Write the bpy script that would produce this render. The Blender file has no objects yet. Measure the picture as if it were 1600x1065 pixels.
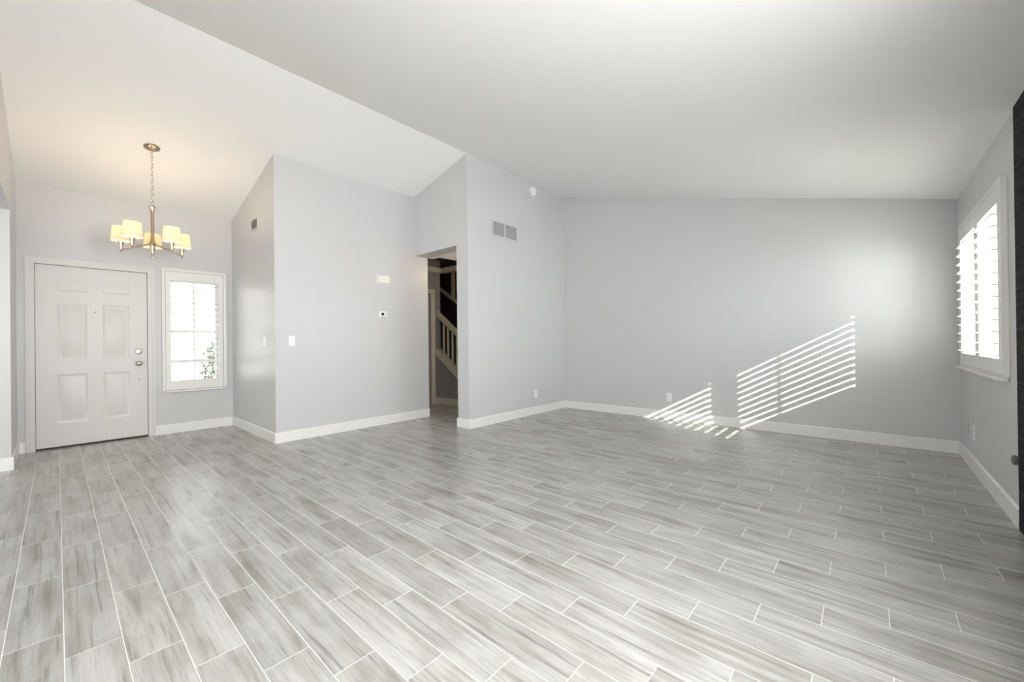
import bpy, bmesh, math, random
from mathutils import Vector, Matrix

random.seed(7)
C = bpy.context.scene.collection
S = bpy.context.scene

# ------------------------------------------------------------------ camera
cam_data = bpy.data.cameras.new('camera')
cam = bpy.data.objects.new('camera', cam_data)
C.objects.link(cam)
S.camera = cam
FOCAL, YAW, PITCH, ROLL, CAM_Z = 629.56, math.radians(41.517), math.radians(0.181), math.radians(-0.663), 1.1173
cam_data.sensor_fit = 'HORIZONTAL'
cam_data.sensor_width = 36.0
cam_data.lens = 36.0 * FOCAL / 1600.0
cam_data.clip_start = 0.02
fwd = Vector((-math.sin(YAW) * math.cos(PITCH), math.cos(YAW) * math.cos(PITCH), math.sin(PITCH)))
rt = Vector((math.cos(YAW), math.sin(YAW), 0.0))
up = rt.cross(fwd)
r2 = rt * math.cos(ROLL) + up * math.sin(ROLL)
u2 = r2.cross(fwd)
cam.matrix_world = Matrix(((r2.x, u2.x, -fwd.x, 0.0), (r2.y, u2.y, -fwd.y, 0.0), (r2.z, u2.z, -fwd.z, CAM_Z), (0, 0, 0, 1)))

# ------------------------------------------------------------------ colour management, world, sun, fill lamps
S.view_settings.view_transform = 'Standard'
S.view_settings.look = 'None'
S.view_settings.exposure = 0.81
S.view_settings.gamma = 1.0
S.view_settings.use_curve_mapping = False
S.cycles.use_denoising = True
S.cycles.max_bounces = 14
S.cycles.diffuse_bounces = 8
S.cycles.transparent_max_bounces = 16
S.cycles.sample_clamp_indirect = 6.0
S.cycles.caustics_reflective = False
S.cycles.caustics_refractive = False

SKY = 2.2
w = bpy.data.worlds.new('sky')
S.world = w
w.use_nodes = True
bg = w.node_tree.nodes['Background']
bg.inputs['Color'].default_value = (0.98, 0.99, 1.0, 1)
bg.inputs['Strength'].default_value = SKY

SUN_DXDY, SUN_DZDX = 1.95, 0.557


def light(name, kind, loc, energy, color=(1, 1, 1), direction=None, size=None, size_y=None, radius=None, angle=None):
    d = bpy.data.lights.new(name, kind)
    d.energy = energy
    d.color = color
    if kind == 'AREA':
        d.shape = 'RECTANGLE'
        d.size = size
        d.size_y = size_y
    if radius is not None:
        d.shadow_soft_size = radius
    if angle is not None:
        d.angle = angle
    o = bpy.data.objects.new(name, d)
    C.objects.link(o)
    o.location = loc
    if direction is not None:
        o.rotation_euler = Vector(direction).to_track_quat('-Z', 'Y').to_euler()
    return o


light('sun_light', 'SUN', (6, -3, 5), 17.0, (1.0, 0.96, 0.90),
      direction=(-SUN_DXDY, 1.0, -SUN_DXDY * SUN_DZDX), angle=math.radians(0.5))
# added area lamps outside the made-up, unseen rear, dining and side windows
light('rear_fill_lamp', 'AREA', (-2.8, -4.16, 1.10), 8.0, (1.0, 0.97, 1.0), direction=(0, 1, 0.0), size=4.4, size_y=2.0)
light('dining_fill_lamp', 'AREA', (0.86, -2.3, 1.25), 3.0, (1.0, 0.97, 1.0), direction=(-1, 0, 0), size=3.0, size_y=1.8)
light('side_fill_lamp', 'AREA', (0.86, 0.70, 1.50), 112.0, (1.0, 0.97, 1.0), direction=(-1, 0, 0), size=1.5, size_y=1.2)
# added area lamp standing in for sky light at the living room window
light('window_fill_lamp', 'AREA', (1.75, 4.70, 1.75), 130.0, (0.96, 0.98, 1.0), direction=(-1, 0, -0.12), size=2.4, size_y=1.8)

# ------------------------------------------------------------------ key dimensions (metres)
XD, X2, X3, XO, XR = -6.726, -5.050, -3.887, -4.108, 0.651
YL, YE, YH, YO, YB = -0.282, 1.644, 3.543, 3.773, 5.738
ZR, ZRIDGE, ZD, ZH = 2.442, 3.580, 2.874, 2.419
SR = (ZRIDGE - ZR) / (XR - X3)
SL = (ZRIDGE - ZD) / (X3 - XD)
XJ, YREAR, ZLOW = -5.898, -4.1, 2.389


def ceil_z(x):
    return ZRIDGE - SR * (x - X3) if x >= X3 else ZRIDGE - SL * (X3 - x)


# ------------------------------------------------------------------ mesh helpers
ORG = {}


class MB:
    def __init__(self):
        self.bm = bmesh.new()

    def box(self, x0, x1, y0, y1, z0, z1, bev=0.0, seg=1):
        t = bmesh.new()
        vs = [t.verts.new(p) for p in ((x0, y0, z0), (x1, y0, z0), (x1, y1, z0), (x0, y1, z0),
                                       (x0, y0, z1), (x1, y0, z1), (x1, y1, z1), (x0, y1, z1))]
        for f in ((3, 2, 1, 0), (4, 5, 6, 7), (0, 1, 5, 4), (1, 2, 6, 5), (2, 3, 7, 6), (3, 0, 4, 7)):
            t.faces.new([vs[i] for i in f])
        if bev > 0:
            bmesh.ops.bevel(t, geom=list(t.edges), offset=bev, segments=seg, affect='EDGES', profile=0.5)
        self.merge(t)
        return self

    def merge(self, t):
        m = {}
        for v in t.verts:
            m[v] = self.bm.verts.new(v.co)
        for f in t.faces:
            try:
                self.bm.faces.new([m[v] for v in f.verts])
            except ValueError:
                pass
        t.free()

    def prism(self, pts, axis, a0, a1):
        """polygon in the two other axes extruded along axis from a0 to a1"""
        def P(p, a):
            if axis == 'x':
                return (a, p[0], p[1])
            if axis == 'y':
                return (p[0], a, p[1])
            return (p[0], p[1], a)
        n = len(pts)
        A = [self.bm.verts.new(P(p, a0)) for p in pts]
        B = [self.bm.verts.new(P(p, a1)) for p in pts]
        self.bm.faces.new(A[::-1])
        self.bm.faces.new(B)
        for i in range(n):
            self.bm.faces.new((A[i], A[(i + 1) % n], B[(i + 1) % n], B[i]))
        return self

    def grid(self, axis, a0, a1, u0, u1, v0, v1, holes):
        """a slab along axis from a0 to a1 spanning u,v, with rectangular holes (u0,u1,v0,v1)"""
        us = sorted({u0, u1} | {h[0] for h in holes} | {h[1] for h in holes})
        vs = sorted({v0, v1} | {h[2] for h in holes} | {h[3] for h in holes})
        us = [u for u in us if u0 <= u <= u1]
        vs = [v for v in vs if v0 <= v <= v1]

        def solid(i, j):
            if i < 0 or j < 0 or i >= len(us) - 1 or j >= len(vs) - 1:
                return False
            cu, cv = (us[i] + us[i + 1]) / 2, (vs[j] + vs[j + 1]) / 2
            return not any(h[0] < cu < h[1] and h[2] < cv < h[3] for h in holes)

        def P(u, v, a):
            return {'x': (a, u, v), 'y': (u, a, v), 'z': (u, v, a)}[axis]
        cache = {}

        def V(i, j, k):
            key = (i, j, k)
            if key not in cache:
                cache[key] = self.bm.verts.new(P(us[i], vs[j], (a0, a1)[k]))
            return cache[key]
        for i in range(len(us) - 1):
            for j in range(len(vs) - 1):
                if not solid(i, j):
                    continue
                self.bm.faces.new((V(i, j, 0), V(i, j + 1, 0), V(i + 1, j + 1, 0), V(i + 1, j, 0)))
                self.bm.faces.new((V(i, j, 1), V(i + 1, j, 1), V(i + 1, j + 1, 1), V(i, j + 1, 1)))
                if not solid(i - 1, j):
                    self.bm.faces.new((V(i, j, 0), V(i, j, 1), V(i, j + 1, 1), V(i, j + 1, 0)))
                if not solid(i + 1, j):
                    self.bm.faces.new((V(i + 1, j, 0), V(i + 1, j + 1, 0), V(i + 1, j + 1, 1), V(i + 1, j, 1)))
                if not solid(i, j - 1):
                    self.bm.faces.new((V(i, j, 0), V(i + 1, j, 0), V(i + 1, j, 1), V(i, j, 1)))
                if not solid(i, j + 1):
                    self.bm.faces.new((V(i, j + 1, 0), V(i, j + 1, 1), V(i + 1, j + 1, 1), V(i + 1, j + 1, 0)))
        return self

    def rings(self, rects, axis='x', cap=True):
        """nested rectangles (u0,u1,v0,v1,a) joined ring by ring, last one filled"""
        prev = None
        for (u0, u1, v0, v1, a) in rects:
            pts = ((u0, v0), (u1, v0), (u1, v1), (u0, v1))
            cur = [self.bm.verts.new({'x': (a, u, v), 'y': (u, a, v)}[axis]) for u, v in pts]
            if prev:
                for i in range(4):
                    self.bm.faces.new((prev[i], prev[(i + 1) % 4], cur[(i + 1) % 4], cur[i]))
            prev = cur
        if cap:
            self.bm.faces.new(prev)
        return self

    def lathe(self, prof, center, axis='z', n=24, caps=True):
        """profile of (radius, height along axis) turned round the axis through center"""
        cx, cy, cz = center
        rows = []
        for (r, h) in prof:
            row = []
            for k in range(n):
                a = 2 * math.pi * k / n
                c, s = r * math.cos(a), r * math.sin(a)
                if axis == 'z':
                    p = (cx + c, cy + s, cz + h)
                elif axis == 'x':
                    p = (cx + h, cy + c, cz + s)
                else:
                    p = (cx + c, cy + h, cz + s)
                row.append(self.bm.verts.new(p))
            rows.append(row)
        for a, b in zip(rows, rows[1:]):
            for k in range(n):
                self.bm.faces.new((a[k], a[(k + 1) % n], b[(k + 1) % n], b[k]))
        if caps and prof[0][0] > 1e-6:
            self.bm.faces.new(rows[0][::-1])
        if caps and prof[-1][0] > 1e-6:
            self.bm.faces.new(rows[-1])
        return self

    def tube(self, path, r, n=8, closed=False):
        pts = [Vector(p) for p in path]
        N = len(pts)
        rows = []
        ref = Vector((0, 0, 1))
        for i, p in enumerate(pts):
            a = pts[(i - 1) % N] if (closed or i > 0) else p
            b = pts[(i + 1) % N] if (closed or i < N - 1) else p
            t = (b - a).normalized()
            rr = r[i] if isinstance(r, (list, tuple)) else r
            s = t.cross(ref)
            if s.length < 0.05:
                s = t.cross(Vector((1, 0, 0)))
            s.normalize()
            q = s.cross(t)
            rows.append([self.bm.verts.new(p + s * (rr * math.cos(2 * math.pi * k / n)) + q * (rr * math.sin(2 * math.pi * k / n))) for k in range(n)])
        rng = range(N) if closed else range(N - 1)
        for i in rng:
            A, B = rows[i], rows[(i + 1) % N]
            for k in range(n):
                self.bm.faces.new((A[k], A[(k + 1) % n], B[(k + 1) % n], B[k]))
        if not closed:
            self.bm.faces.new(rows[0][::-1])
            self.bm.faces.new(rows[-1])
        return self

    def build(self, name, mat, parent=None, label=None):
        bm = self.bm
        org = ORG.get(parent.name, Vector((0, 0, 0))) if parent else Vector((0, 0, 0))
        if org.length > 0:
            bmesh.ops.translate(bm, verts=list(bm.verts), vec=-org)
        bmesh.ops.recalc_face_normals(bm, faces=list(bm.faces))
        me = bpy.data.meshes.new(name)
        bm.to_mesh(me)
        bm.free()
        me.shade_smooth()
        me.set_sharp_from_angle(angle=math.radians(35))
        me.materials.append(mat)
        o = bpy.data.objects.new(name, me)
        C.objects.link(o)
        if parent:
            o.parent = parent
            ORG[o.name] = org
        if label:
            o['label'] = label
        return o


def thing(name, label, cat, loc, group=None):
    o = bpy.data.objects.new(name, None)
    o.empty_display_size = 0.05
    C.objects.link(o)
    o.location = loc
    ORG[o.name] = Vector(loc)
    o['label'] = label
    o['category'] = cat
    if group:
        o['group'] = group
    return o


def struct(name, mb, mat, label=None, parent=None):
    o = mb.build(name, mat, parent)
    if parent is None:
        o['kind'] = 'structure'
        if label:
            o['label'] = label
    return o


# ------------------------------------------------------------------ materials
def principled(name, col, rough=0.5, metal=0.0, spec=0.5, bump=None, emis=None):
    m = bpy.data.materials.new(name)
    m.use_nodes = True
    nt = m.node_tree
    b = nt.nodes['Principled BSDF']
    b.inputs['Base Color'].default_value = (*col, 1)
    b.inputs['Roughness'].default_value = rough
    b.inputs['Metallic'].default_value = metal
    b.inputs['Specular IOR Level'].default_value = spec
    if emis:
        b.inputs['Emission Color'].default_value = (*emis[0], 1)
        b.inputs['Emission Strength'].default_value = emis[1]
    if bump:
        tc = nt.nodes.new('ShaderNodeTexCoord')
        nz = nt.nodes.new('ShaderNodeTexNoise')
        nz.inputs['Scale'].default_value = bump[0]
        nz.inputs['Detail'].default_value = 3
        bp = nt.nodes.new('ShaderNodeBump')
        bp.inputs['Strength'].default_value = bump[1]
        bp.inputs['Distance'].default_value = 0.002
        nt.links.new(tc.outputs['Object'], nz.inputs['Vector'])
        nt.links.new(nz.outputs['Fac'], bp.inputs['Height'])
        nt.links.new(bp.outputs['Normal'], b.inputs['Normal'])
    return m


M_WALL = principled('light_grey_wall_paint', (0.585, 0.583, 0.588), 0.35, spec=0.5, bump=(180, 0.05))
M_DINING = principled('dining_bounce_cut_paint', (0.32, 0.31, 0.30), 0.6, spec=0.3)  # darkened on the unseen walls to cut bounced light
M_CEIL = principled('white_ceiling_paint', (0.86, 0.86, 0.855), 0.9, spec=0.15, bump=(120, 0.10))
M_TRIM = principled('white_trim_paint', (0.80, 0.795, 0.78), 0.35, spec=0.45)
M_DOOR = principled('white_door_paint', (0.66, 0.645, 0.625), 0.38, spec=0.45)
M_SHUT = principled('white_shutter_paint', (0.78, 0.765, 0.74), 0.40, spec=0.45)
M_PLAST = principled('white_plastic', (0.84, 0.84, 0.83), 0.35)
M_ALMOND = principled('almond_plastic', (0.83, 0.81, 0.75), 0.4)
M_DARK = principled('black_rubber', (0.02, 0.02, 0.02), 0.6)
M_SLOT = principled('grey_slot_plastic', (0.25, 0.25, 0.25), 0.5)
M_NICKEL = principled('brushed_nickel', (0.56, 0.44, 0.33), 0.22, metal=1.0)
M_STEEL = principled('satin_steel', (0.60, 0.57, 0.52), 0.3, metal=1.0)
M_IRON = principled('dark_metal', (0.20, 0.20, 0.20), 0.35, metal=1.0)
M_VENT = principled('grey_vent_metal', (0.36, 0.36, 0.35), 0.5)
M_VENTBACK = principled('dark_duct', (0.10, 0.10, 0.10), 0.8)
M_SCREEN = principled('black_screen', (0.01, 0.01, 0.012), 0.2)
M_HALLWALL = principled('dimmed_hall_paint', (0.33, 0.312, 0.305), 0.5, spec=0.3)  # base colour lowered to carry the dimness of the hall
M_STAIRWALL = principled('stairwell_shade_tone', (0.075, 0.06, 0.055), 0.6, spec=0.3)  # dark of the unlit stairwell put into the wall colour
M_HALLCEIL = principled('hall_ceiling_shade_tone', (0.16, 0.145, 0.125), 0.7, spec=0.3)  # shade over the hall painted in as a dark ceiling colour
M_HALLTRIM = principled('cream_trim_paint', (0.70, 0.64, 0.54), 0.4)
M_CONCRETE = principled('pale_concrete', (0.66, 0.65, 0.63), 0.85, bump=(40, 0.2))
M_STUCCO = principled('front_stucco', (0.46, 0.46, 0.45), 0.9, bump=(60, 0.4))
M_BACKDROP = principled('backdrop_stucco', (0.36, 0.36, 0.365), 0.9, bump=(60, 0.4))
M_BARK = principled('shrub_bark', (0.20, 0.15, 0.10), 0.9)


def leaf_material():
    m = principled('shrub_leaf', (0.16, 0.22, 0.13), 0.5)
    nt = m.node_tree
    b = nt.nodes['Principled BSDF']
    tc = nt.nodes.new('ShaderNodeTexCoord')
    nz = nt.nodes.new('ShaderNodeTexNoise')
    nz.inputs['Scale'].default_value = 9
    cr = nt.nodes.new('ShaderNodeValToRGB')
    cr.color_ramp.elements[0].position = 0.35
    cr.color_ramp.elements[0].color = (0.13, 0.17, 0.13, 1)
    cr.color_ramp.elements[1].position = 0.7
    cr.color_ramp.elements[1].color = (0.46, 0.52, 0.40, 1)
    nt.links.new(tc.outputs['Object'], nz.inputs['Vector'])
    nt.links.new(nz.outputs['Fac'], cr.inputs['Fac'])
    nt.links.new(cr.outputs['Color'], b.inputs['Base Color'])
    return m


M_LEAF = leaf_material()


def glass_material():
    m = bpy.data.materials.new('clear_window_glass')
    m.use_nodes = True
    nt = m.node_tree
    nt.nodes.remove(nt.nodes['Principled BSDF'])
    out = nt.nodes['Material Output']
    tr = nt.nodes.new('ShaderNodeBsdfTransparent')
    tr.inputs['Color'].default_value = (0.95, 0.97, 0.96, 1)
    gl = nt.nodes.new('ShaderNodeBsdfGlossy')
    gl.inputs['Roughness'].default_value = 0.02
    lw = nt.nodes.new('ShaderNodeLayerWeight')
    p5 = nt.nodes.new('ShaderNodeMath')
    p5.operation = 'POWER'
    p5.inputs[1].default_value = 5.0
    ma = nt.nodes.new('ShaderNodeMath')
    ma.operation = 'MULTIPLY_ADD'
    ma.inputs[1].default_value = 0.5
    ma.inputs[2].default_value = 0.03
    mx = nt.nodes.new('ShaderNodeMixShader')
    nt.links.new(lw.outputs['Facing'], p5.inputs[0])
    nt.links.new(p5.outputs[0], ma.inputs[0])
    nt.links.new(ma.outputs[0], mx.inputs['Fac'])
    nt.links.new(tr.outputs['BSDF'], mx.inputs[1])
    nt.links.new(gl.outputs['BSDF'], mx.inputs[2])
    nt.links.new(mx.outputs['Shader'], out.inputs['Surface'])
    return m


M_GLASS = glass_material()


def shade_material():
    m = bpy.data.materials.new('cream_lamp_fabric')
    m.use_nodes = True
    nt = m.node_tree
    nt.nodes.remove(nt.nodes['Principled BSDF'])
    out = nt.nodes['Material Output']
    df = nt.nodes.new('ShaderNodeBsdfDiffuse')
    df.inputs['Color'].default_value = (0.86, 0.80, 0.66, 1)
    tl = nt.nodes.new('ShaderNodeBsdfTranslucent')
    tl.inputs['Color'].default_value = (0.90, 0.83, 0.67, 1)
    mx = nt.nodes.new('ShaderNodeMixShader')
    mx.inputs['Fac'].default_value = 0.35
    nt.links.new(df.outputs['BSDF'], mx.inputs[1])
    nt.links.new(tl.outputs['BSDF'], mx.inputs[2])
    nt.links.new(mx.outputs['Shader'], out.inputs['Surface'])
    return m


M_SHADE = shade_material()
M_BULB = principled('glowing_bulb', (1, 0.95, 0.85), 0.3, emis=((1.0, 0.80, 0.52), 14.0))


def math_node(nt, op, a, b=None, c=None):
    n = nt.nodes.new('ShaderNodeMath')
    n.operation = op
    for i, v in enumerate((a, b, c)):
        if v is None:
            continue
        if isinstance(v, (int, float)):
            n.inputs[i].default_value = v
        else:
            nt.links.new(v, n.inputs[i])
    return n.outputs[0]


def ramp(nt, fac, stops):
    cr = nt.nodes.new('ShaderNodeValToRGB')
    e = cr.color_ramp.elements
    while len(e) < len(stops):
        e.new(0.5)
    for el, (p, col) in zip(e, stops):
        el.position = p
        el.color = (*col, 1)
    nt.links.new(fac, cr.inputs['Fac'])
    return cr.outputs['Color']


def mix_color(nt, mode, fac, a, b):
    n = nt.nodes.new('ShaderNodeMix')
    n.data_type = 'RGBA'
    n.blend_type = mode
    if isinstance(fac, (int, float)):
        n.inputs['Factor'].default_value = fac
    else:
        nt.links.new(fac, n.inputs['Factor'])
    for key, v in (('A', a), ('B', b)):
        sock = [s for s in n.inputs if s.name == key and s.type == 'RGBA'][0]
        if isinstance(v, tuple):
            sock.default_value = (*v, 1)
        else:
            nt.links.new(v, sock)
    return [s for s in n.outputs if s.type == 'RGBA'][0]


def floor_material():
    PIT, Y0, LEN = 0.1505, 0.012, 0.605
    m = bpy.data.materials.new('grey_wood_look_tile')
    m.use_nodes = True
    nt = m.node_tree
    b = nt.nodes['Principled BSDF']
    tc = nt.nodes.new('ShaderNodeTexCoord')
    sx = nt.nodes.new('ShaderNodeSeparateXYZ')
    nt.links.new(tc.outputs['Object'], sx.inputs[0])
    X, Y = sx.outputs['X'], sx.outputs['Y']
    v = math_node(nt, 'DIVIDE', math_node(nt, 'SUBTRACT', Y, Y0), PIT)
    row = math_node(nt, 'FLOOR', v)
    fv = math_node(nt, 'FRACT', v)
    sh = math_node(nt, 'MULTIPLY', math_node(nt, 'SUBTRACT', row, 4.0), LEN / 3)
    u = math_node(nt, 'DIVIDE', math_node(nt, 'SUBTRACT', math_node(nt, 'ADD', X, 1.362), sh), LEN)
    til = math_node(nt, 'FLOOR', u)
    fu = math_node(nt, 'FRACT', u)
    du = math_node(nt, 'MULTIPLY', math_node(nt, 'MINIMUM', fu, math_node(nt, 'SUBTRACT', 1.0, fu)), LEN)
    dv = math_node(nt, 'MULTIPLY', math_node(nt, 'MINIMUM', fv, math_node(nt, 'SUBTRACT', 1.0, fv)), PIT)
    dist = math_node(nt, 'MINIMUM', du, dv)
    grout = math_node(nt, 'LESS_THAN', dist, 0.0013)
    # per-tile random
    cid = nt.nodes.new('ShaderNodeCombineXYZ')
    nt.links.new(til, cid.inputs[0])
    nt.links.new(row, cid.inputs[1])
    wn = nt.nodes.new('ShaderNodeTexWhiteNoise')
    wn.noise_dimensions = '3D'
    nt.links.new(cid.outputs[0], wn.inputs['Vector'])
    rnd = wn.outputs['Value']
    off = math_node(nt, 'MULTIPLY', rnd, 37.0)

    def noise(sxv, syv, scale, detail, rough, dist_, seed):
        cb = nt.nodes.new('ShaderNodeCombineXYZ')
        nt.links.new(math_node(nt, 'ADD', math_node(nt, 'MULTIPLY', X, sxv), off), cb.inputs[0])
        nt.links.new(math_node(nt, 'ADD', math_node(nt, 'MULTIPLY', Y, syv), math_node(nt, 'MULTIPLY', off, 1.7)), cb.inputs[1])
        nt.links.new(math_node(nt, 'ADD', off, seed), cb.inputs[2])
        n = nt.nodes.new('ShaderNodeTexNoise')
        n.inputs['Scale'].default_value = scale
        n.inputs['Detail'].default_value = detail
        n.inputs['Roughness'].default_value = rough
        n.inputs['Distortion'].default_value = dist_
        nt.links.new(cb.outputs[0], n.inputs['Vector'])
        return n.outputs['Fac']
    fine = noise(0.8, 25.0, 2.2, 6, 0.6, 0.5, 0.0)
    broad = noise(0.7, 6.0, 1.9, 4, 0.55, 0.7, 5.0)
    patch = noise(1.0, 2.0, 3.2, 3, 0.5, 0.3, 11.0)
    base = ramp(nt, broad, [(0.26, (0.265, 0.251, 0.228)), (0.42, (0.386, 0.375, 0.356)), (0.60, (0.464, 0.457, 0.445))])
    streak = ramp(nt, fine, [(0.30, (0.50, 0.495, 0.48)), (0.42, (0.88, 0.88, 0.87)), (0.58, (1, 1, 1))])
    blot = ramp(nt, patch, [(0.36, (0.80, 0.795, 0.785)), (0.52, (1, 1, 1))])
    c1 = mix_color(nt, 'MULTIPLY', 0.9, base, streak)
    c2 = mix_color(nt, 'MULTIPLY', 0.8, c1, blot)
    grain = noise(4.0, 60.0, 3.0, 4, 0.6, 0.2, 17.0)
    c2 = mix_color(nt, 'MULTIPLY', 0.6, c2, ramp(nt, grain, [(0.30, (0.80, 0.79, 0.77)), (0.55, (1, 1, 1))]))
    tone = math_node(nt, 'ADD', 0.96, math_node(nt, 'MULTIPLY', rnd, 0.13))
    tn = nt.nodes.new('ShaderNodeCombineXYZ')
    for i in range(3):
        nt.links.new(tone, tn.inputs[i])
    c3 = mix_color(nt, 'MULTIPLY', 1.0, c2, tn.outputs[0])
    col = mix_color(nt, 'MIX', grout, c3, (0.72, 0.72, 0.705))
    nt.links.new(col, b.inputs['Base Color'])
    rg = math_node(nt, 'ADD', 0.20, math_node(nt, 'MULTIPLY', grout, 0.4))
    rg2 = math_node(nt, 'ADD', rg, math_node(nt, 'MULTIPLY', broad, 0.10))
    nt.links.new(rg2, b.inputs['Roughness'])
    b.inputs['Specular IOR Level'].default_value = 0.45
    bp = nt.nodes.new('ShaderNodeBump')
    bp.inputs['Strength'].default_value = 0.25
    bp.inputs['Distance'].default_value = 0.001
    edge = math_node(nt, 'MINIMUM', math_node(nt, 'MULTIPLY', dist, 400.0), 1.0)
    hgt = math_node(nt, 'ADD', edge, math_node(nt, 'MULTIPLY', fine, 0.25))
    nt.links.new(hgt, bp.inputs['Height'])
    nt.links.new(bp.outputs['Normal'], b.inputs['Normal'])
    return m


M_FLOOR = floor_material()


def surround_material():
    m = bpy.data.materials.new('charcoal_tile')
    m.use_nodes = True
    nt = m.node_tree
    b = nt.nodes['Principled BSDF']
    tc = nt.nodes.new('ShaderNodeTexCoord')
    mp = nt.nodes.new('ShaderNodeMapping')
    mp.inputs['Scale'].default_value = (1, 1.5, 14)
    nz = nt.nodes.new('ShaderNodeTexNoise')
    nz.inputs['Scale'].default_value = 3
    nz.inputs['Detail'].default_value = 6
    nt.links.new(tc.outputs['Object'], mp.inputs['Vector'])
    nt.links.new(mp.outputs['Vector'], nz.inputs['Vector'])
    col = ramp(nt, nz.outputs['Fac'], [(0.3, (0.018, 0.019, 0.019)), (0.7, (0.05, 0.051, 0.05))])
    nt.links.new(col, b.inputs['Base Color'])
    b.inputs['Roughness'].default_value = 0.8
    b.inputs['Specular IOR Level'].default_value = 0.04
    return m


M_SURR = surround_material()

# ------------------------------------------------------------------ room shell
T = 0.12
mb = MB().box(-9.0, XR + 0.15, -4.30, 5.95, -0.12, 0.0)
struct('floor', mb, M_FLOOR, 'grey wood-look tile floor laid in staggered rows')

# sloped ceilings (slabs)
mb = MB().prism([(X3, ZRIDGE), (XR + 0.15, ceil_z(XR + 0.15)), (XR + 0.15, ceil_z(XR + 0.15) + 0.12), (X3, ZRIDGE + 0.14)], 'y', YL - T, YB + T)
mb.prism([(X3, ZRIDGE), (X3, ZRIDGE + 0.14), (XD - T, ceil_z(XD - T) + 0.14), (XD - T, ceil_z(XD - T))], 'y', YL - T, YB + T)
struct('ceiling', mb, M_CEIL, 'white vaulted ceiling with a ridge running into the room')
mb = MB().box(XJ - 0.12, XR + 0.15, YREAR - T, YL - T, ZLOW, ZLOW + 0.12)
struct('ceiling_dining', mb, M_CEIL)

D0, D1, DZ = -0.158, 0.752, 2.032          # door opening
W0, W1, WZ0, WZ1 = 0.945, 1.502, 0.62, 2.00  # entry window opening
mb = MB().grid('x', XD - T, XD, YL - T, YE + T, 0.0, ZD + 0.03, [(D0, D1, 0.0, DZ), (W0, W1, WZ0, WZ1)])
struct('wall_entry', mb, M_WALL)


def slope_poly(x0, x1, z0=0.0, lift=0.03):
    pts = [(x0, z0), (x1, z0), (x1, ceil_z(x1) + lift)]
    if x0 < X3 < x1:
        pts.append((X3, ZRIDGE + lift))
    pts.append((x0, ceil_z(x0) + lift))
    return pts


mb = MB().prism(slope_poly(XD, X2 - T), 'y', YE, YE + T)
struct('wall_entry_side', mb, M_WALL)
mb = MB().box(X2 - T, X2, YE, YO, 0.0, ceil_z(X2) + 0.015)
struct('wall_thermostat', mb, M_WALL)
mb = MB().prism([(X2, ZH), (XO, ZH), (XO, ceil_z(XO) + 0.03), (X2, ceil_z(X2) + 0.03)], 'y', YH, YO)
struct('wall_header', mb, M_WALL)
mb = MB().box(XO, X3, YH, YB, 0.0, ZRIDGE + 0.01)
struct('wall_vent', mb, M_WALL)
mb = MB().prism(slope_poly(XO, XR + 0.15), 'y', YB, YB + T)
struct('wall_back', mb, M_WALL)
R0, R1, RZ0, RZ1 = 3.97, 5.39, 0.93, 2.05   # right window opening
K0, K1, KZ0, KZ1 = -3.90, -0.70, 0.30, 2.20  # added dining window opening, unseen, for its fill lamp
Q0, Q1, QZ0, QZ1 = -0.08, 1.48, 0.88, 2.12   # added side window opening, unseen, for the fill lamp
mb = MB().grid('x', XR, XR + 0.15, YREAR, YB, 0.0, ZR + 0.01, [(R0, R1, RZ0, RZ1), (K0, K1, KZ0, KZ1), (Q0, Q1, QZ0, QZ1)])
struct('wall_right', mb, M_WALL)
# wall to the left of the camera: stub beside the door, header over the wide opening
pts = [(XD, 0), (XJ, 0), (XJ, ZLOW), (XR, ZLOW), (XR, ZR + 0.02), (X3, ZRIDGE + 0.02), (XD, ZD + 0.02)]
mb = MB().prism(pts, 'y', YL - T, YL)
struct('wall_left', mb, M_WALL)
mb = MB().box(XJ - T, XJ, YREAR, YL - T, 0.0, ZLOW)
struct('wall_dining', mb, M_DINING)
mb = MB().grid('y', YREAR - T, YREAR, XJ - T, XR + 0.15, 0.0, ZLOW, [(-5.0, -0.6, 0.02, 2.12)])
struct('wall_rear', mb, M_DINING)

# ---- hallway behind the opening
XH, YS, XST = -6.048, 4.672, -7.4
mb = MB().prism([(X2, YO), (XO, YO), (XO, YS), (-4.884, YS), (-4.884, 3.872), (X2, 3.872)], 'z', ZH, ZH + 0.10)
struct('ceiling_soffit', mb, M_CEIL)
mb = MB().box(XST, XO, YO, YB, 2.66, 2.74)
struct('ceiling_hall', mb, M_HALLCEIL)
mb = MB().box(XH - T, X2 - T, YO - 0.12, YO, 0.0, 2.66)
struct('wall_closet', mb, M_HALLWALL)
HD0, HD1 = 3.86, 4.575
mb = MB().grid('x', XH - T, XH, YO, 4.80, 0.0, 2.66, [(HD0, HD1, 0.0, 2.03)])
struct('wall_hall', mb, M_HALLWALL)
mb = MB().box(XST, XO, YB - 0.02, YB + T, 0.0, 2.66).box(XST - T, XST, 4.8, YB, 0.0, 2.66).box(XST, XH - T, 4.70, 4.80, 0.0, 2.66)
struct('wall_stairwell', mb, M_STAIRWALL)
KS = 0.685


def cap_z(x):
    return 1.000 - KS * (x + 6.03)


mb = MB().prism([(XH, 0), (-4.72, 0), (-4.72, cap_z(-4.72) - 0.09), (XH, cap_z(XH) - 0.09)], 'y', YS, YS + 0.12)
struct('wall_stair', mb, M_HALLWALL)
mb = MB().box(XH, XH + 0.035, YO, 4.80, 2.44, 2.525).box(XH, XO, 4.80, 4.92, 2.44, 2.525)
struct('trim_1', mb, M_HALLTRIM)
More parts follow.
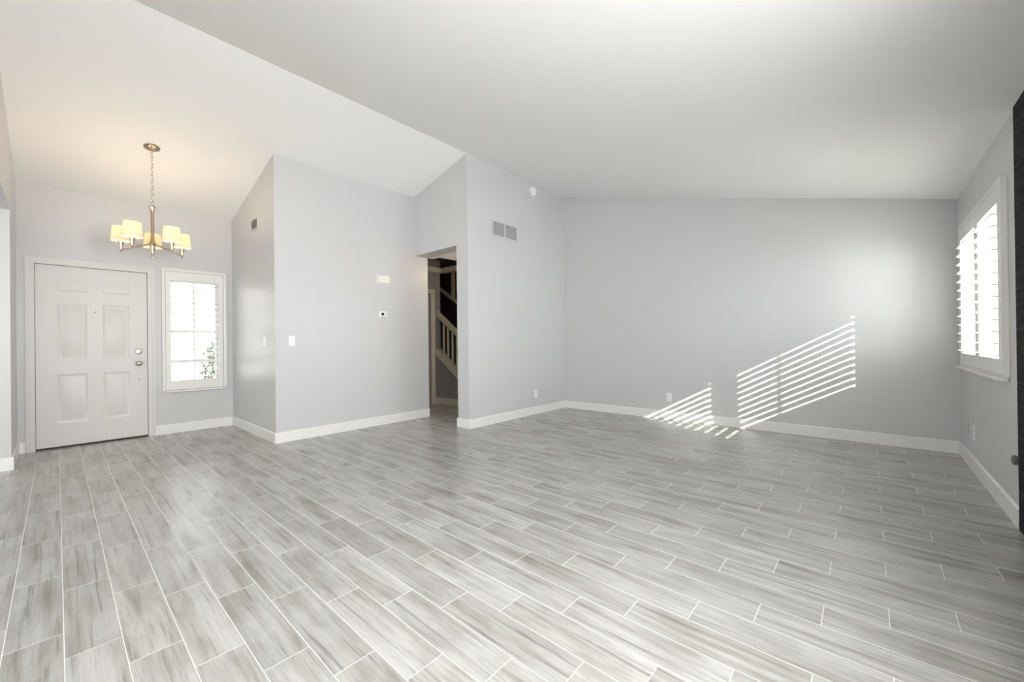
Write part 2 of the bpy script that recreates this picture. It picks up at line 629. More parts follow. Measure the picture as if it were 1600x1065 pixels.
# steps of the stairs behind the low wall
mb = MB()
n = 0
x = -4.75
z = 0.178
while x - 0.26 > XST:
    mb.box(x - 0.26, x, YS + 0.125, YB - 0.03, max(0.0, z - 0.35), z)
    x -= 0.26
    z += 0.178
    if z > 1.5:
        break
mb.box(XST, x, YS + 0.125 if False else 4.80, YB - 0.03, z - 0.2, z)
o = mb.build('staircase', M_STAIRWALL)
o['kind'] = 'structure'

# ------------------------------------------------------------------ baseboards
BH, BT = 0.118, 0.014


def base_y(x0, x1, y, sgn, mat=M_TRIM):
    m = MB()
    y0, y1 = sorted((y, y + sgn * BT))
    t = y + sgn * BT * 0.45
    if sgn < 0:
        pr = [(y1, 0), (y0, 0), (y0, BH - 0.008), (t, BH), (y1, BH)]
    else:
        pr = [(y0, 0), (y1, 0), (y1, BH - 0.008), (t, BH), (y0, BH)]
    return m.prism(pr, 'x', x0, x1)


def base_x(y0, y1, x, sgn):
    m = MB()
    xa, xb = x, x + sgn * BT
    return m.prism([(xa, 0), (xb, 0), (xb, BH - 0.008), (x + sgn * BT * 0.45, BH), (xa, BH)], 'y', y0, y1)


struct('baseboard_entry', base_x(D1 + 0.062, YE, XD, 1), M_TRIM)
struct('baseboard_entry_left', base_x(YL, D0 - 0.07, XD, 1), M_TRIM)
struct('baseboard_entry_side', base_y(XD, X2, YE, -1), M_TRIM)
struct('baseboard_thermostat', base_x(YE - BT, YO, X2, 1), M_TRIM)
struct('baseboard_opening', base_y(XO - BT, X3, YH, -1), M_TRIM)
struct('baseboard_jamb', base_x(YH, YO, XO, -1), M_TRIM)
struct('baseboard_vent', base_x(YH - BT, YB, X3, 1), M_TRIM)
struct('baseboard_back', base_y(X3, XR, YB, -1), M_TRIM)
struct('baseboard_right', base_x(3.69, YB, XR, -1), M_TRIM)
struct('baseboard_left', base_y(XD, XJ, YL, 1), M_TRIM)
struct('baseboard_dining', base_x(YREAR, YL + BT, XJ, 1), M_TRIM)
struct('baseboard_hall', base_y(XH, -4.72, YS, -1), M_HALLTRIM)

# ------------------------------------------------------------------ front door
FX = XD - 0.012       # face of the slab
G = 0.004
mb = MB()
cols = [(0.000, 0.236), (0.356, 0.592)]
rows = [(0.273, 0.820), (0.976, 1.612), (1.742, 1.895)]
holes = [(a, b, c, d) for a, b in cols for c, d in rows]
y0, y1, z0, z1 = D0 + G, D1 - G, 0.020, DZ - G
mb.grid('x', FX - 0.012, FX, y0, y1, z0, z1, holes)
mb.box(FX - 0.040, FX - 0.012, y0, y1, z0, z1)
for a, b, c, d in holes:
    mb.rings([(a, b, c, d, FX), (a + .008, b - .008, c + .008, d - .008, FX - 0.002),
              (a + .016, b - .016, c + .016, d - .016, FX - 0.0065), (a + .030, b - .030, c + .030, d - .030, FX - 0.0065),
              (a + .048, b - .048, c + .048, d - .048, FX - 0.0015)])
door = struct('door_1', mb, M_DOOR, 'white six-panel front door with nickel knob and deadbolt')
kn = (FX, 0.668, 0.912)
mb = MB().lathe([(0.0, 0.0), (0.033, 0.0), (0.033, 0.005), (0.026, 0.010), (0.012, 0.013), (0.012, 0.028), (0.022, 0.034),
                 (0.029, 0.045), (0.027, 0.058), (0.016, 0.066), (0.0, 0.068)], kn, 'x', 28)
mb.build('door_knob', M_STEEL, door)
mb = MB().lathe([(0.0, 0.0), (0.034, 0.0), (0.034, 0.006), (0.030, 0.013), (0.022, 0.016), (0.0, 0.016)], (FX, 0.668, 1.056), 'x', 28)
mb.box(FX + 0.014, FX + 0.030, 0.652, 0.684, 1.051, 1.061, 0.003)
mb.build('deadbolt', M_STEEL, door)
MB().lathe([(0.0, 0.0), (0.008, 0.0), (0.008, 0.004), (0.004, 0.005), (0.0, 0.005)], (FX, 0.298, 1.523), 'x', 14).build('peephole', M_IRON, door)
MB().lathe([(0.0, 0.0), (0.008, 0.0), (0.006, 0.003), (0.0, 0.003)], (FX, 0.669, 0.717), 'x', 14).build('screw_cap', M_IRON, door)
for hz in (1.776, 1.018, 0.265):
    m = MB().lathe([(0.0, -0.047), (0.0065, -0.047), (0.0065, 0.047), (0.0, 0.047)], (XD + 0.002, D0 - 0.002, hz), 'z', 12)
    m.box(XD - 0.014, XD - 0.002, D0 - 0.003, D0 + 0.001, hz - 0.044, hz + 0.044)
    m.build('hinge', M_STEEL, door)
# weather strip and threshold under the slab
MB().box(XD - 0.05, XD - 0.022, D0, D1, 0.003, 0.019).build('door_sweep', M_DARK, door)
MB().box(XD - 0.11, XD - 0.052, D0, D1, 0.0, 0.012).build('threshold', M_DARK, door)
for zz, hh in ((1.056, 0.020), (0.920, 0.030)):
    MB().box(XD - 0.020, XD - 0.003, D1 - 0.0025, D1 + 0.001, zz - hh, zz + hh).build('strike_plate', M_IRON, door)
# jamb stop behind the slab and the casing round the frame
mb = MB().grid('x', XD - 0.10, XD - 0.054, D0, D1, 0.013, DZ, [(D0 + 0.02, D1 - 0.02, 0.013, DZ - 0.02)])
mb.build('door_stop', M_DOOR, door)
mb = MB().box(XD - 0.115, XD - 0.101, D0, D1, 0.012, DZ)
mb.build('outer_panel', M_DOOR, door)
CW = 0.066
mb = MB()
mb.grid('x', XD, XD + 0.013, D0 - CW, D1 + CW, 0.0, DZ + CW, [(D0, D1, 0.0, DZ)])
mb.grid('x', XD + 0.013, XD + 0.019, D0 - CW, D1 + CW, 0.0, DZ + CW, [(D0 - 0.040, D1 + 0.040, 0.0, DZ + 0.040)])
struct('trim_2', mb, M_DOOR, 'white casing round the front door')


# ------------------------------------------------------------------ windows and shutters
def louver_mesh(y0, y1, width=0.089, thick=0.0105, tilt=0.0):
    """elliptical louvre slat running along y, centred on x=0,z=0"""
    m = MB()
    n = 16
    pts = []
    for k in range(n):
        a = 2 * math.pi * k / n
        px, pz = width / 2 * math.cos(a), thick / 2 * math.sin(a)
        pts.append((px * math.cos(tilt) - pz * math.sin(tilt), px * math.sin(tilt) + pz * math.cos(tilt)))
    # prism along y uses (x,z) pairs
    return m.prism(pts, 'y', y0, y1)


def add_louvers(panel, org, xc, ya, yb, zs, tilt):
    first = None
    for z in zs:
        if first is None:
            m = louver_mesh(ya, yb, tilt=tilt)
            bmesh.ops.translate(m.bm, verts=list(m.bm.verts), vec=(xc, 0, 0))
            first = m.build('louver', M_SHUT, panel)
            o = first
        else:
            o = first.copy()
            C.objects.link(o)
            o.parent = panel
        o.location = (0, 0, z)


# entry window (window_1)
gx = XD - 0.095
mb = MB().grid('x', gx - 0.02, gx + 0.02, W0, W1, WZ0, WZ1, [(W0 + 0.04, W1 - 0.04, WZ0 + 0.04, 1.295), (W0 + 0.04, W1 - 0.04, 1.33, WZ1 - 0.04)])
win1 = struct('window_1', mb, M_PLAST, 'entry window beside the front door')
mb = MB().box(gx - 0.010, gx + 0.010, 1.222, 1.236, 1.33, WZ1 - 0.04).box(gx - 0.010, gx + 0.010, 1.222, 1.236, WZ0 + 0.04, 1.295)
mb.box(gx - 0.009, gx + 0.009, W0 + 0.04, W1 - 0.04, 1.655, 1.667)
mb.build('muntin', M_PLAST, win1)
MB().box(gx - 0.003, gx + 0.001, W0 + 0.03, W1 - 0.03, WZ0 + 0.03, WZ1 - 0.03).build('glass_pane', M_GLASS, win1)

sh1 = thing('plantation_shutter', 'narrow single-panel white plantation shutter on the window beside the front door', 'shutter', (XD, 1.223, 0.55))
oy0, oy1, oz0, oz1 = 0.882, 1.566, 0.552, 2.117
fxx = XD + 0.034
mb = MB().grid('x', XD + 0.001, fxx, oy0, oy1, oz0, oz1, [(oy0 + 0.034, oy1 - 0.034, oz0 - 1, oz1 - 0.034)])
mb.grid('x', fxx, fxx + 0.008, oy0, oy1, oz0, oz1, [(oy0 + 0.016, oy1 - 0.016, oz0 - 1, oz1 - 0.016)])
mb.build('frame', M_SHUT, sh1)
MB().box(XD + 0.001, XD + 0.052, oy0 + 0.03, oy1 - 0.02, oz0 - 0.026, oz0 - 0.002, 0.005).build('sill', M_SHUT, sh1)
pv = [(0.968, 1.480, 0.940, 1.966), (0.968, 1.480, 0.674, 0.900)]
mb = MB().grid('x', XD + 0.004, XD + 0.030, oy0 + 0.037, oy1 - 0.037, oz0 + 0.003, oz1 - 0.037, pv)
pan = mb.build('shutter_panel', M_SHUT, sh1)
add_louvers(pan, None, XD + 0.016, 0.970, 1.478, [0.712 + 0.0775 * k for k in range(3)] + [0.988 + 0.0775 * k for k in range(13)], math.radians(-3))

# right window (window_2)
gx = XR + 0.105
ym = (R0 + R1) / 2
mb = MB().grid('x', gx - 0.02, gx + 0.02, R0, R1, RZ0, RZ1, [(R0 + 0.035, ym - 0.02, RZ0 + 0.035, RZ1 - 0.035), (ym + 0.02, R1 - 0.035, RZ0 + 0.035, RZ1 - 0.035)])
win2 = struct('window_2', mb, M_PLAST, 'living room window in the right wall')
MB().box(gx - 0.003, gx + 0.001, R0 + 0.025, R1 - 0.025, RZ0 + 0.025, RZ1 - 0.025).build('glass_pane', M_GLASS, win2)

sh2 = thing('plantation_shutter', 'wide two-panel white plantation shutter boxed out from the right-hand wall', 'shutter', (XR, 4.68, 0.86))
oy0, oy1, oz0, oz1 = 3.895, 5.46, 0.862, 2.117
fx0 = XR - 0.030
mb = MB().grid('x', fx0, XR - 0.001, oy0, oy1, oz0, oz1, [(oy0 + 0.030, oy1 - 0.030, oz0 + 0.012, oz1 - 0.035)])
mb.build('frame', M_SHUT, sh2)
MB().box(XR - 0.055, XR - 0.001, oy0 + 0.01, oy1 + 0.02, oz0 - 0.024, oz0 - 0.002, 0.004).build('sill', M_SHUT, sh2)
TILT = math.radians(-8.5)
for (pa, pb, yc) in ((3.928, 4.676, 4.216), (4.682, 5.427, 4.970)):
    la, lb = pa + 0.068, pb - 0.068
    mb = MB().grid('x', fx0 + 0.001, fx0 + 0.028, pa, pb, oz0 + 0.015, oz1 - 0.038, [(la, lb, 0.972, 1.972)])
    pan = mb.build('shutter_panel', M_SHUT, sh2)
    add_louvers(pan, None, fx0 + 0.0145, la + 0.003, lb - 0.003, [0.995 + 0.0756 * k for k in range(13)], TILT)
    MB().box(fx0 + 0.062, fx0 + 0.070, yc - 0.009, yc + 0.009, 0.985, 1.955).build('tilt_rod', M_SHUT, pan)

# added windows, unseen, that carry the rear and side fill light
mb = MB().grid('y', YREAR - 0.09, YREAR - 0.03, -5.0, -0.6, 0.02, 2.12, [(-4.93, -3.60, 0.10, 2.05), (-3.46, -2.14, 0.10, 2.05), (-2.0, -0.67, 0.10, 2.05)])
win3 = struct('added_window_3', mb, M_PLAST)
MB().box(-4.95, -0.65, YREAR - 0.062, YREAR - 0.058, 0.08, 2.07).build('glass_pane', M_GLASS, win3)
mb = MB().grid('x', XR + 0.05, XR + 0.10, K0, K1, KZ0, KZ1, [(K0 + 0.06, -2.33, KZ0 + 0.06, KZ1 - 0.06), (-2.27, K1 - 0.06, KZ0 + 0.06, KZ1 - 0.06)])
win4 = struct('added_window_4', mb, M_PLAST)
MB().box(XR + 0.073, XR + 0.077, K0 + 0.05, K1 - 0.05, KZ0 + 0.05, KZ1 - 0.05).build('glass_pane', M_GLASS, win4)

mb = MB().grid('x', XR + 0.05, XR + 0.10, Q0, Q1, QZ0, QZ1, [(Q0 + 0.05, 0.68, QZ0 + 0.05, QZ1 - 0.05), (0.72, Q1 - 0.05, QZ0 + 0.05, QZ1 - 0.05)])
win5 = struct('added_window_5', mb, M_PLAST)  # added side window, unseen, lets the fill lamp in
MB().box(XR + 0.073, XR + 0.077, Q0 + 0.04, Q1 - 0.04, QZ0 + 0.04, QZ1 - 0.04).build('glass_pane', M_GLASS, win5)
# added light blockers outside the windows and the front door
struct('ceiling_sun_block', MB().box(XR + 0.15, 4.2, -7.0, 2.55, 2.30, 2.42), M_TRIM)  # added cover that keeps sun out of the side openings
struct('ceiling_rear_sun_block', MB().box(-8.0, XR + 0.14, -8.5, YREAR - T, 2.20, 2.32), M_TRIM)  # added cover that keeps sun out of the rear opening
struct('ceiling_sky_block', MB().box(-8.3, XD - T, -2.5, 5.0, 2.62, 2.74), M_STUCCO)  # added roof that cuts sky light at the entry window
struct('wall_added_backdrop', MB().box(-14.2, -14.0, -10.0, 16.0, -0.1, 3.1), M_BACKDROP)  # added wall that limits sky brightness behind the entry window

# eaves over the window sides
mb = MB().prism([(XR + 0.15, ceil_z(XR + 0.15) - 0.02), (1.40, 2.204), (1.40, 2.40), (XR + 0.15, ceil_z(XR + 0.15) + 0.13)], 'y', YREAR - 0.6, YB + 0.6)
struct('trim_eave', mb, M_TRIM)

# ------------------------------------------------------------------ hallway door, stair rail
mb = MB().box(XH - 0.055, XH - 0.020, HD0 + 0.004, HD1 - 0.004, 0.012, 2.026)
dr2 = struct('door_2', mb, M_HALLWALL, 'grey hall door behind the opening')
mb = MB().grid('x', XH, XH + 0.016, HD0 - 0.08, HD1 + 0.082, 0.0, 2.112, [(HD0, HD1, 0.0, 2.03)])
mb.grid('x', XH + 0.016, XH + 0.024, HD0 - 0.08, HD1 + 0.082, 0.0, 2.112, [(HD0 - 0.05, HD1 + 0.05, 0.0, 2.08)])
struct('trim_3', mb, M_HALLTRIM, 'cream casing round the hall door')
MB().grid('x', XH - 0.11, XH - 0.06, HD0, HD1, 0.0, 2.03, [(HD0 + 0.02, HD1 - 0.02, 0.0, 2.01)]).build('door_stop', M_HALLTRIM, dr2)

rail = thing('stair_railing', 'cream wooden stair railing with thin balusters seen through the hall opening', 'railing', (-5.4, YS + 0.05, 0.5))
xe = -4.74
mb = MB().prism([(XH + 0.002, cap_z(XH) - 0.088), (xe, cap_z(xe) - 0.088), (xe, cap_z(xe)), (XH + 0.002, cap_z(XH))], 'y', YS - 0.022, YS + 0.142)
mb.build('skirt_cap', M_HALLTRIM, rail)


def rail_z(x):
    return 1.690 - 0.690 * (x + 6.0)


mb = MB().prism([(XH + 0.002, rail_z(XH) - 0.045), (xe, rail_z(xe) - 0.045), (xe, rail_z(xe)), (XH + 0.002, rail_z(XH))], 'y', YS + 0.012, YS + 0.088)
mb.prism([(XH + 0.002, rail_z(XH) - 0.105), (xe, rail_z(xe) - 0.105), (xe, rail_z(xe) - 0.045), (XH + 0.002, rail_z(XH) - 0.045)], 'y', YS + 0.028, YS + 0.072)
mb.build('handrail', M_HALLTRIM, rail)
bxs = [-5.854 + 0.1215 * k for k in range(9)]
first = None
for x in bxs:
    if first is None:
        m = MB().box(x - 0.014, x + 0.014, YS + 0.037, YS + 0.063, cap_z(x) - 0.012, rail_z(x) - 0.093)
        first = m.build('baluster', M_HALLTRIM, rail)
        b0 = x
    else:
        o = first.copy()
        C.objects.link(o)
        o.parent = rail
        o.location = (x - b0, 0, -KS * (x - b0))
MB().box(xe - 0.05, xe + 0.05, YS + 0.0, YS + 0.10, 0.0, rail_z(xe) + 0.06, 0.006).build('newel_post', M_HALLTRIM, rail)

rail2 = thing('upper_railing', 'pale post and rail of the upper stair flight in the dark stairwell', 'railing', (-6.4, 5.42, 2.0))
MB().box(-6.43, -6.375, 5.39, 5.45, 2.02, 2.66).build('newel_post', M_HALLTRIM, rail2)
MB().prism([(-7.39, 2.556), (-4.12, 0.660), (-4.12, 0.735), (-7.39, 2.631)], 'y', 5.395, 5.445).build('handrail', M_HALLTRIM, rail2)

# ------------------------------------------------------------------ fireplace surround at the right edge
fs = thing('fireplace_surround', 'dark charcoal tiled fireplace surround at the right edge of the photo', 'fireplace', (XR, 2.7, 0.0))
SXF, SY0, SY1 = 0.640, 1.70, 3.683
gz = [0.0, 0.227, 0.539, 0.851, 1.163, 1.475, 1.787, 2.099, 2.411]
mb = MB()
for i in range(len(gz)):
    za = gz[i] + (0.002 if i else 0)
    zb = (gz[i + 1] if i + 1 < len(gz) else ZR + 0.004) - 0.002
    if zb - za < 0.01:
        continue
    offy = 0.0 if i % 2 else 0.305
    y = SY0
    cuts = [SY0] + [SY1 - offy - 0.61 * k for k in range(4, -1, -1) if SY0 + 0.02 < SY1 - offy - 0.61 * k < SY1 - 0.02] + [SY1]
    for a, b in zip(cuts, cuts[1:]):
        mb.box(SXF, XR - 0.001, a + 0.001, b - (0.001 if b < SY1 else 0), za, zb, 0.0012)
mb.build('tile_facing', M_SURR, fs)
MB().box(SXF + 0.0015, XR - 0.0005, SY0 + 0.0005, SY1 - 0.0005, 0.002, ZR).build('grout_bed', M_DARK, fs)

gk = thing('gas_key_valve', 'small round dark metal gas valve cover low on the right wall', 'valve', (XR, 3.765, 0.38))
MB().lathe([(0.0, 0.0), (0.026, 0.0), (0.028, -0.004), (0.028, -0.014), (0.024, -0.019), (0.010, -0.020), (0.0, -0.020)], (XR - 0.0005, 3.765, 0.384), 'x', 24).build('cover_plate', M_IRON, gk)
MB().lathe([(0.0, 0.0), (0.008, 0.0), (0.008, -0.002), (0.0, -0.002)], (XR - 0.0200, 3.765, 0.384), 'x', 12).build('key_socket', M_DARK, gk)


# ------------------------------------------------------------------ electrical plates
def plate(name, label, cat, center, axis, sgn, w, h, kind, mat=None):
    """wall plate: axis 'x' faces +-x, axis 'y' faces +-y"""
    cx, cy, cz = center
    t = thing(name, label, cat, (cx, cy, cz - h / 2))

    def bx(d0, d1, u0, u1, v0, v1, bev=0.0):
        a, b = sorted((sgn * d0, sgn * d1))
        if axis == 'x':
            return MB().box(cx + a, cx + b, cy + u0, cy + u1, cz + v0, cz + v1, bev)
        return MB().box(cx + u0, cx + u1, cy + a, cy + b, cz + v0, cz + v1, bev)
    bx(0.0003, 0.0065, -w / 2, w / 2, -h / 2, h / 2, 0.002).build('cover_plate', mat or M_PLAST, t)
    if kind.startswith('rocker'):
        n = int(kind[-1])
        for i in range(n):
            u = (i - (n - 1) / 2) * 0.046
            bx(0.0060, 0.0100, u - 0.0165, u + 0.0165, -0.033, 0.033, 0.0015).build('rocker', M_PLAST, t)
    elif kind == 'outlet':
        for s in (-1, 1):
            r = bx(0.0060, 0.0085, -0.017, 0.017, s * 0.020 - 0.0145, s * 0.020 + 0.0145, 0.0015).build('receptacle', M_PLAST, t)
            for u in (-0.006, 0.006):
                bx(0.0080, 0.0090, u - 0.001, u + 0.001, s * 0.020 - 0.002, s * 0.020 + 0.006).build('slot', M_SLOT, r)
            bx(0.0080, 0.0090, -0.002, 0.002, s * 0.020 - 0.009, s * 0.020 - 0.005).build('ground_hole', M_SLOT, r)
    elif kind == 'jack':
        if axis == 'x':
            m = MB().lathe([(0.0, 0.0), (0.006, 0.0), (0.006, sgn * 0.008), (0.0, sgn * 0.008)], (cx + sgn * 0.006, cy, cz), 'x', 12)
        else:
            m = MB().lathe([(0.0, 0.0), (0.006, 0.0), (0.006, sgn * 0.008), (0.0, sgn * 0.008)], (cx, cy + sgn * 0.006, cz), 'y', 12)
        m.build('jack', M_STEEL, t)
    return t


plate('light_switch', 'white single rocker light switch on the pale wall left of the thermostat', 'light switch', (X2, 1.820, 1.165), 'x', 1, 0.073, 0.119, 'rocker1')
plate('light_switch', 'white double rocker light switch on the narrow wall beside the entry window', 'light switch', (-5.390, YE, 1.160), 'y', -1, 0.118, 0.119, 'rocker2')
plate('wall_outlet', 'white outlet low on the wall under the air return grille', 'outlet', (X3, 4.930, 0.316), 'x', 1, 0.073, 0.117, 'outlet')
plate('wall_outlet', 'white outlet low on the grey back wall left of the sun stripes', 'outlet', (-2.121, YB, 0.316), 'y', -1, 0.075, 0.117, 'outlet')
plate('cable_jack', 'wall plate with a cable jack in the right corner nearest the back wall', 'cable jack', (XR, 5.360, 0.307), 'x', -1, 0.075, 0.117, 'jack', M_WALL)
plate('wall_outlet', 'white outlet on the right wall below the wide shutter', 'outlet', (XR, 5.035, 0.322), 'x', -1, 0.080, 0.120, 'outlet')

# ------------------------------------------------------------------ chime, thermostat, smoke detector, grilles
ch = thing('door_chime', 'blank cream box of the door chime above the thermostat', 'door chime', (X2, 3.008, 1.955))
MB().box(X2 + 0.0005, X2 + 0.042, 2.922, 3.096, 1.955, 2.058, 0.006).build('chime_cover', M_ALMOND, ch)
MB().box(X2 + 0.0002, X2 + 0.006, 2.915, 3.103, 1.949, 2.064).build('back_plate', M_PLAST, ch)

th = thing('thermostat', 'small white thermostat with a black display below the door chime', 'thermostat', (X2, 3.003, 1.474))
MB().box(X2 + 0.0005, X2 + 0.024, 2.940, 3.066, 1.474, 1.567, 0.005).build('body', M_PLAST, th)
MB().box(X2 + 0.022, X2 + 0.0255, 2.970, 3.010, 1.510, 1.545, 0.001).build('display', M_SCREEN, th)
for zz in (1.540, 1.512):
    MB().box(X2 + 0.022, X2 + 0.026, 3.034, 3.050, zz - 0.006, zz + 0.006, 0.001).build('button', M_SLOT, th)
MB().box(X2 + 0.022, X2 + 0.0245, 2.960, 3.030, 1.484, 1.494, 0.0005).build('button_strip', M_VENT, th)

sd = thing('smoke_detector', 'round white smoke detector high on the wall above the return grille', 'smoke detector', (X3, 4.905, 3.452))
MB().lathe([(0.0, 0.0005), (0.068, 0.0005), (0.068, 0.012), (0.062, 0.018), (0.0, 0.018)], (X3, 4.905, 3.452), 'x', 36).build('base', M_PLAST, sd)
MB().lathe([(0.0, 0.017), (0.052, 0.017), (0.056, 0.022), (0.054, 0.040), (0.044, 0.050), (0.0, 0.053)], (X3, 4.905, 3.452), 'x', 36).build('cover', M_PLAST, sd)

rg = thing('return_air_grille', 'wide return air grille with vertical slats high on the wall above the outlet', 'vent', (X3, 4.257, 2.61))
gy0, gy1, gz0, gz1 = 3.988, 4.528, 2.592, 2.824
ym = (gy0 + gy1) / 2
mb = MB().grid('x', X3 + 0.0005, X3 + 0.012, gy0, gy1, gz0, gz1, [(gy0 + 0.022, ym - 0.012, gz0 + 0.022, gz1 - 0.022), (ym + 0.012, gy1 - 0.022, gz0 + 0.022, gz1 - 0.022)])
mb.build('frame', M_WALL, rg)
MB().box(X3 + 0.0002, X3 + 0.0012, gy0 + 0.01, gy1 - 0.01, gz0 + 0.01, gz1 - 0.01).build('duct_opening', M_VENTBACK, rg)
first = None
for (a, b) in ((gy0 + 0.022, ym - 0.012), (ym + 0.012, gy1 - 0.022)):
    n = 14
    for k in range(n):
        y = a + (b - a) * (k + 0.5) / n
        if first is None:
            m = MB().prism([(X3 + 0.0015, y - 0.0042), (X3 + 0.0030, y - 0.0050), (X3 + 0.0100, y + 0.0026), (X3 + 0.0085, y + 0.0034)], 'z', gz0 + 0.021, gz1 - 0.021)
            first = m.build('slat', M_VENT, rg)
            y0s = y
        else:
            o = first.copy()
            C.objects.link(o)
            o.parent = rg
            o.location = (0, y - y0s, 0)

sv = thing('supply_register', 'small supply air register high on the narrow entry side wall', 'vent', (-5.72, YE, 2.55))
sx0, sx1, sz0, sz1 = -5.865, -5.575, 2.545, 2.705
mb = MB().grid('y', YE - 0.010, YE - 0.0005, sx0, sx1, sz0, sz1, [(sx0 + 0.022, sx1 - 0.022, sz0 + 0.022, sz1 - 0.022)])
mb.build('frame', M_WALL, sv)
MB().box(sx0 + 0.015, sx1 - 0.015, YE - 0.0015, YE - 0.0003, sz0 + 0.015, sz1 - 0.015).build('duct_opening', M_VENT, sv)
first = None
for k in range(7):
    x = sx0 + 0.022 + (sx1 - sx0 - 0.044) * (k + 0.5) / 7
    if first is None:
        m = MB().prism([(x - 0.0120, YE - 0.002), (x - 0.0105, YE - 0.002), (x + 0.0120, YE - 0.008), (x + 0.0105, YE - 0.009)], 'z', sz0 + 0.021, sz1 - 0.021)
        first = m.build('slat', M_WALL, sv)
        x0s = x
    else:
        o = first.copy()
        C.objects.link(o)
        o.parent = sv
        o.location = (x - x0s, 0, 0)

# ------------------------------------------------------------------ chandelier
AX, AY, AZ = -5.523, 0.661, ceil_z(-5.523)
chd = thing('chandelier', 'five-arm brushed nickel chandelier with cream fabric shades hanging in the entry', 'chandelier', (AX, AY, AZ))
m = MB().lathe([(0.0, 0.0), (0.066, 0.0), (0.066, -0.006), (0.058, -0.012), (0.030, -0.020), (0.014, -0.026), (0.0, -0.028)], (0, 0, 0), 'z', 36)
bmesh.ops.rotate(m.bm, verts=list(m.bm.verts), cent=(0, 0, 0), matrix=Matrix.Rotation(-math.atan(SL), 3, 'Y'))
bmesh.ops.translate(m.bm, verts=list(m.bm.verts), vec=(AX, AY, AZ - 0.001))
m.build('canopy', M_NICKEL, chd)
# chain of oval links
m = MB()
ztop, zbot = AZ - 0.022, 2.575
nl = 15
pl = (ztop - zbot) / nl
for k in range(nl):
    zc = ztop - pl * (k + 0.5)
    hh = pl * 0.5 + 0.005
    ww = 0.0115
    ang = (math.pi / 2) * (k % 2) + 0.5
    path = []
    for j in range(14):
        a = 2 * math.pi * j / 14
        q = ww * math.cos(a)
        path.append((AX + q * math.cos(ang), AY + q * math.sin(ang), zc + hh * math.sin(a)))
    m.tube(path, 0.0022, 6, closed=True)
m.build('chain', M_NICKEL, chd)
# thin cord threaded through the chain
m = MB()
m.tube([(AX + 0.004 * math.sin(i * 1.9), AY + 0.004 * math.cos(i * 1.9), ztop - (ztop - zbot) * i / 20) for i in range(21)], 0.0016, 6)
m.build('cord', M_ALMOND, chd)
prof = [(0.0, 2.580), (0.005, 2.580), (0.006, 2.568), (0.024, 2.563), (0.0265, 2.556), (0.021, 2.540), (0.0165, 2.515), (0.0145, 2.48),
        (0.0145, 2.27), (0.016, 2.235), (0.021, 2.205), (0.028, 2.183), (0.031, 2.172), (0.026, 2.162), (0.022, 2.150), (0.024, 2.140),
        (0.017, 2.118), (0.010, 2.085), (0.008, 2.062), (0.010, 2.052), (0.012, 2.042), (0.010, 2.028), (0.0, 2.020)]
m = MB().lathe(prof[::-1], (AX, AY, 0), 'z', 28)
m.build('stem', M_NICKEL, chd)
for i in range(5):
    a = math.radians(29 + 72 * i)
    ca, sa = math.cos(a), math.sin(a)
    R = 0.25
    px, py = AX + R * ca, AY + R * sa
    path = []
    for j in range(13):
        t = j / 12
        rr = 0.018 + (R - 0.018) * t
        zz = 2.170 - 0.072 * (t ** 1.25) - 0.010 * math.sin(math.pi * t)
        path.append((AX + rr * ca, AY + rr * sa, zz))
    arm = MB().tube(path, 0.0058, 8).build('arm', M_NICKEL, chd)
    MB().lathe([(0.0, 2.070), (0.006, 2.072), (0.009, 2.080), (0.006, 2.089), (0.0095, 2.094), (0.011, 2.104), (0.0125, 2.125), (0.017, 2.150),
                (0.0235, 2.170), (0.0235, 2.174), (0.0, 2.174)], (px, py, 0), 'z', 24).build('cup', M_NICKEL, arm)
    MB().lathe([(0.0, 2.172), (0.0105, 2.172), (0.0105, 2.222), (0.0, 2.222)], (px, py, 0), 'z', 16).build('candle_sleeve', M_ALMOND, arm)
    MB().lathe([(0.0, 2.221), (0.007, 2.222), (0.013, 2.236), (0.0165, 2.252), (0.014, 2.270), (0.007, 2.286), (0.0, 2.294)], (px, py, 0), 'z', 18).build('bulb', M_BULB, arm)
    r0, r1, z0, z1, tk = 0.0795, 0.0645, 2.182, 2.326, 0.0012
    MB().lathe([(r0, z0), (r1, z1), (r1 - tk, z1), (r0 - tk, z0), (r0, z0)], (px, py, 0), 'z', 40, False).build('lamp_shade', M_SHADE, arm)
    light('chandelier_bulb_light', 'POINT', (px, py, 2.315), 1.5, (1.0, 0.73, 0.47), radius=0.018)

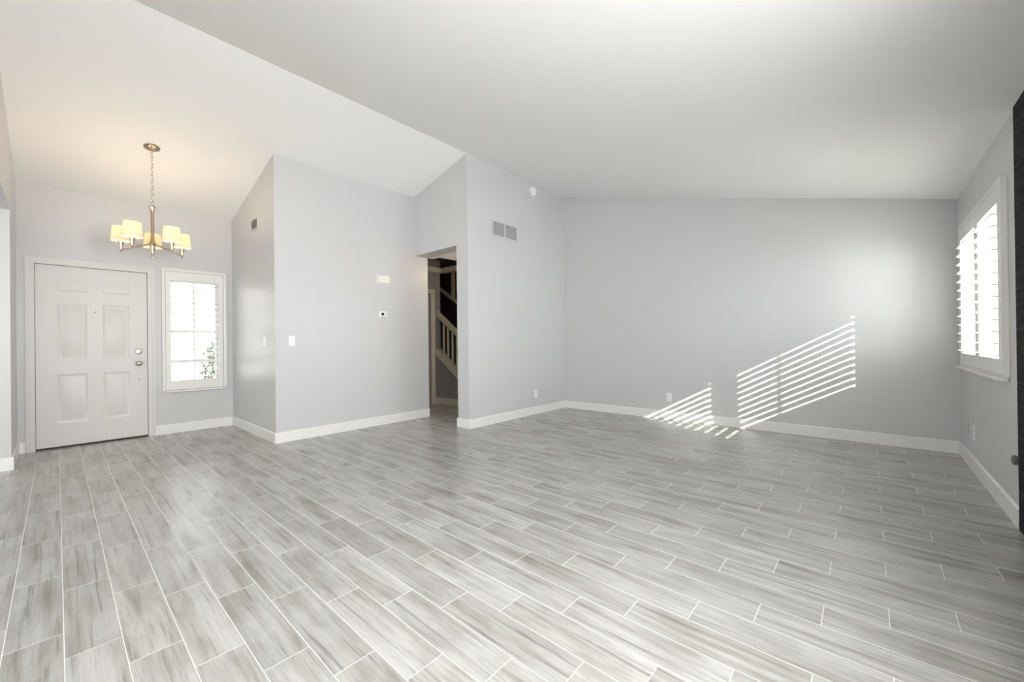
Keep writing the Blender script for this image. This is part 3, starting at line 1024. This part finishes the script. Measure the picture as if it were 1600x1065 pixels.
# hall lamp glow: flush ceiling lamp just round the corner of the opening
hl = thing('hall_ceiling_lamp', 'small flush ceiling lamp hidden round the right corner of the hall opening', 'ceiling lamp', (-4.30, 4.28, ZH))
MB().lathe([(0.0, 0.0), (0.07, 0.0), (0.07, -0.02), (0.06, -0.03), (0.0, -0.03)], (-4.30, 4.28, ZH - 0.001), 'z', 28).build('base', M_NICKEL, hl)
MB().lathe([(0.0, -0.029), (0.055, -0.029), (0.055, -0.05), (0.035, -0.07), (0.0, -0.075)], (-4.30, 4.28, ZH - 0.001), 'z', 28).build('glass_bowl', M_BULB, hl)
light('hall_lamp_light', 'POINT', (-4.30, 4.28, ZH - 0.13), 3.2, (1.0, 0.72, 0.45), radius=0.05)

# ------------------------------------------------------------------ outside the entry window
mb = MB().box(-30, XD - 0.13, -14, 20, -0.22, -0.10)
struct('ground_front', mb, M_STUCCO, 'pale concrete outside the front door')
mb = MB().box(XR + 0.16, 30, -14, 20, -0.22, -0.10)
struct('ground_side', mb, M_CONCRETE, 'pale concrete outside the right window')

bush = thing('shrub', 'leafy green shrub outside the entry window', 'shrub', (-9.5, 2.25, -0.10))
m = MB()
for k in range(9):
    a = 2 * math.pi * k / 9
    m.tube([(-9.5 + 0.04 * math.cos(a), 2.25 + 0.04 * math.sin(a), -0.10), (-9.5 + 0.2 * math.cos(a), 2.25 + 0.2 * math.sin(a), 0.45),
            (-9.5 + 0.33 * math.cos(a), 2.25 + 0.33 * math.sin(a), 1.05)], [0.014, 0.010, 0.004], 6)
m.build('stem', M_BARK, bush)
m = MB()
for k in range(1500):
    u = random.uniform(-1, 1)
    a = random.uniform(0, 2 * math.pi)
    rr = random.uniform(0.55, 1.0) * math.sqrt(max(0.02, 1 - abs(u) ** 3))
    c = Vector((-9.5 + 0.46 * rr * math.cos(a), 2.25 + 0.46 * rr * math.sin(a), 0.62 + 0.66 * u))
    d = Vector((random.gauss(0, 1), random.gauss(0, 1), random.gauss(0.3, 1))).normalized()
    s = d.cross(Vector((random.gauss(0, 1), random.gauss(0, 1), random.gauss(0, 1)))).normalized()
    L, W = random.uniform(0.035, 0.06), random.uniform(0.012, 0.02)
    up_ = d.cross(s) * 0.006
    vs = [m.bm.verts.new(p) for p in (c - d * L, c + s * W + up_, c + d * L, c - s * W + up_)]
    m.bm.faces.new((vs[0], vs[1], vs[2]))
    m.bm.faces.new((vs[0], vs[2], vs[3]))
m.build('foliage', M_LEAF, bush)
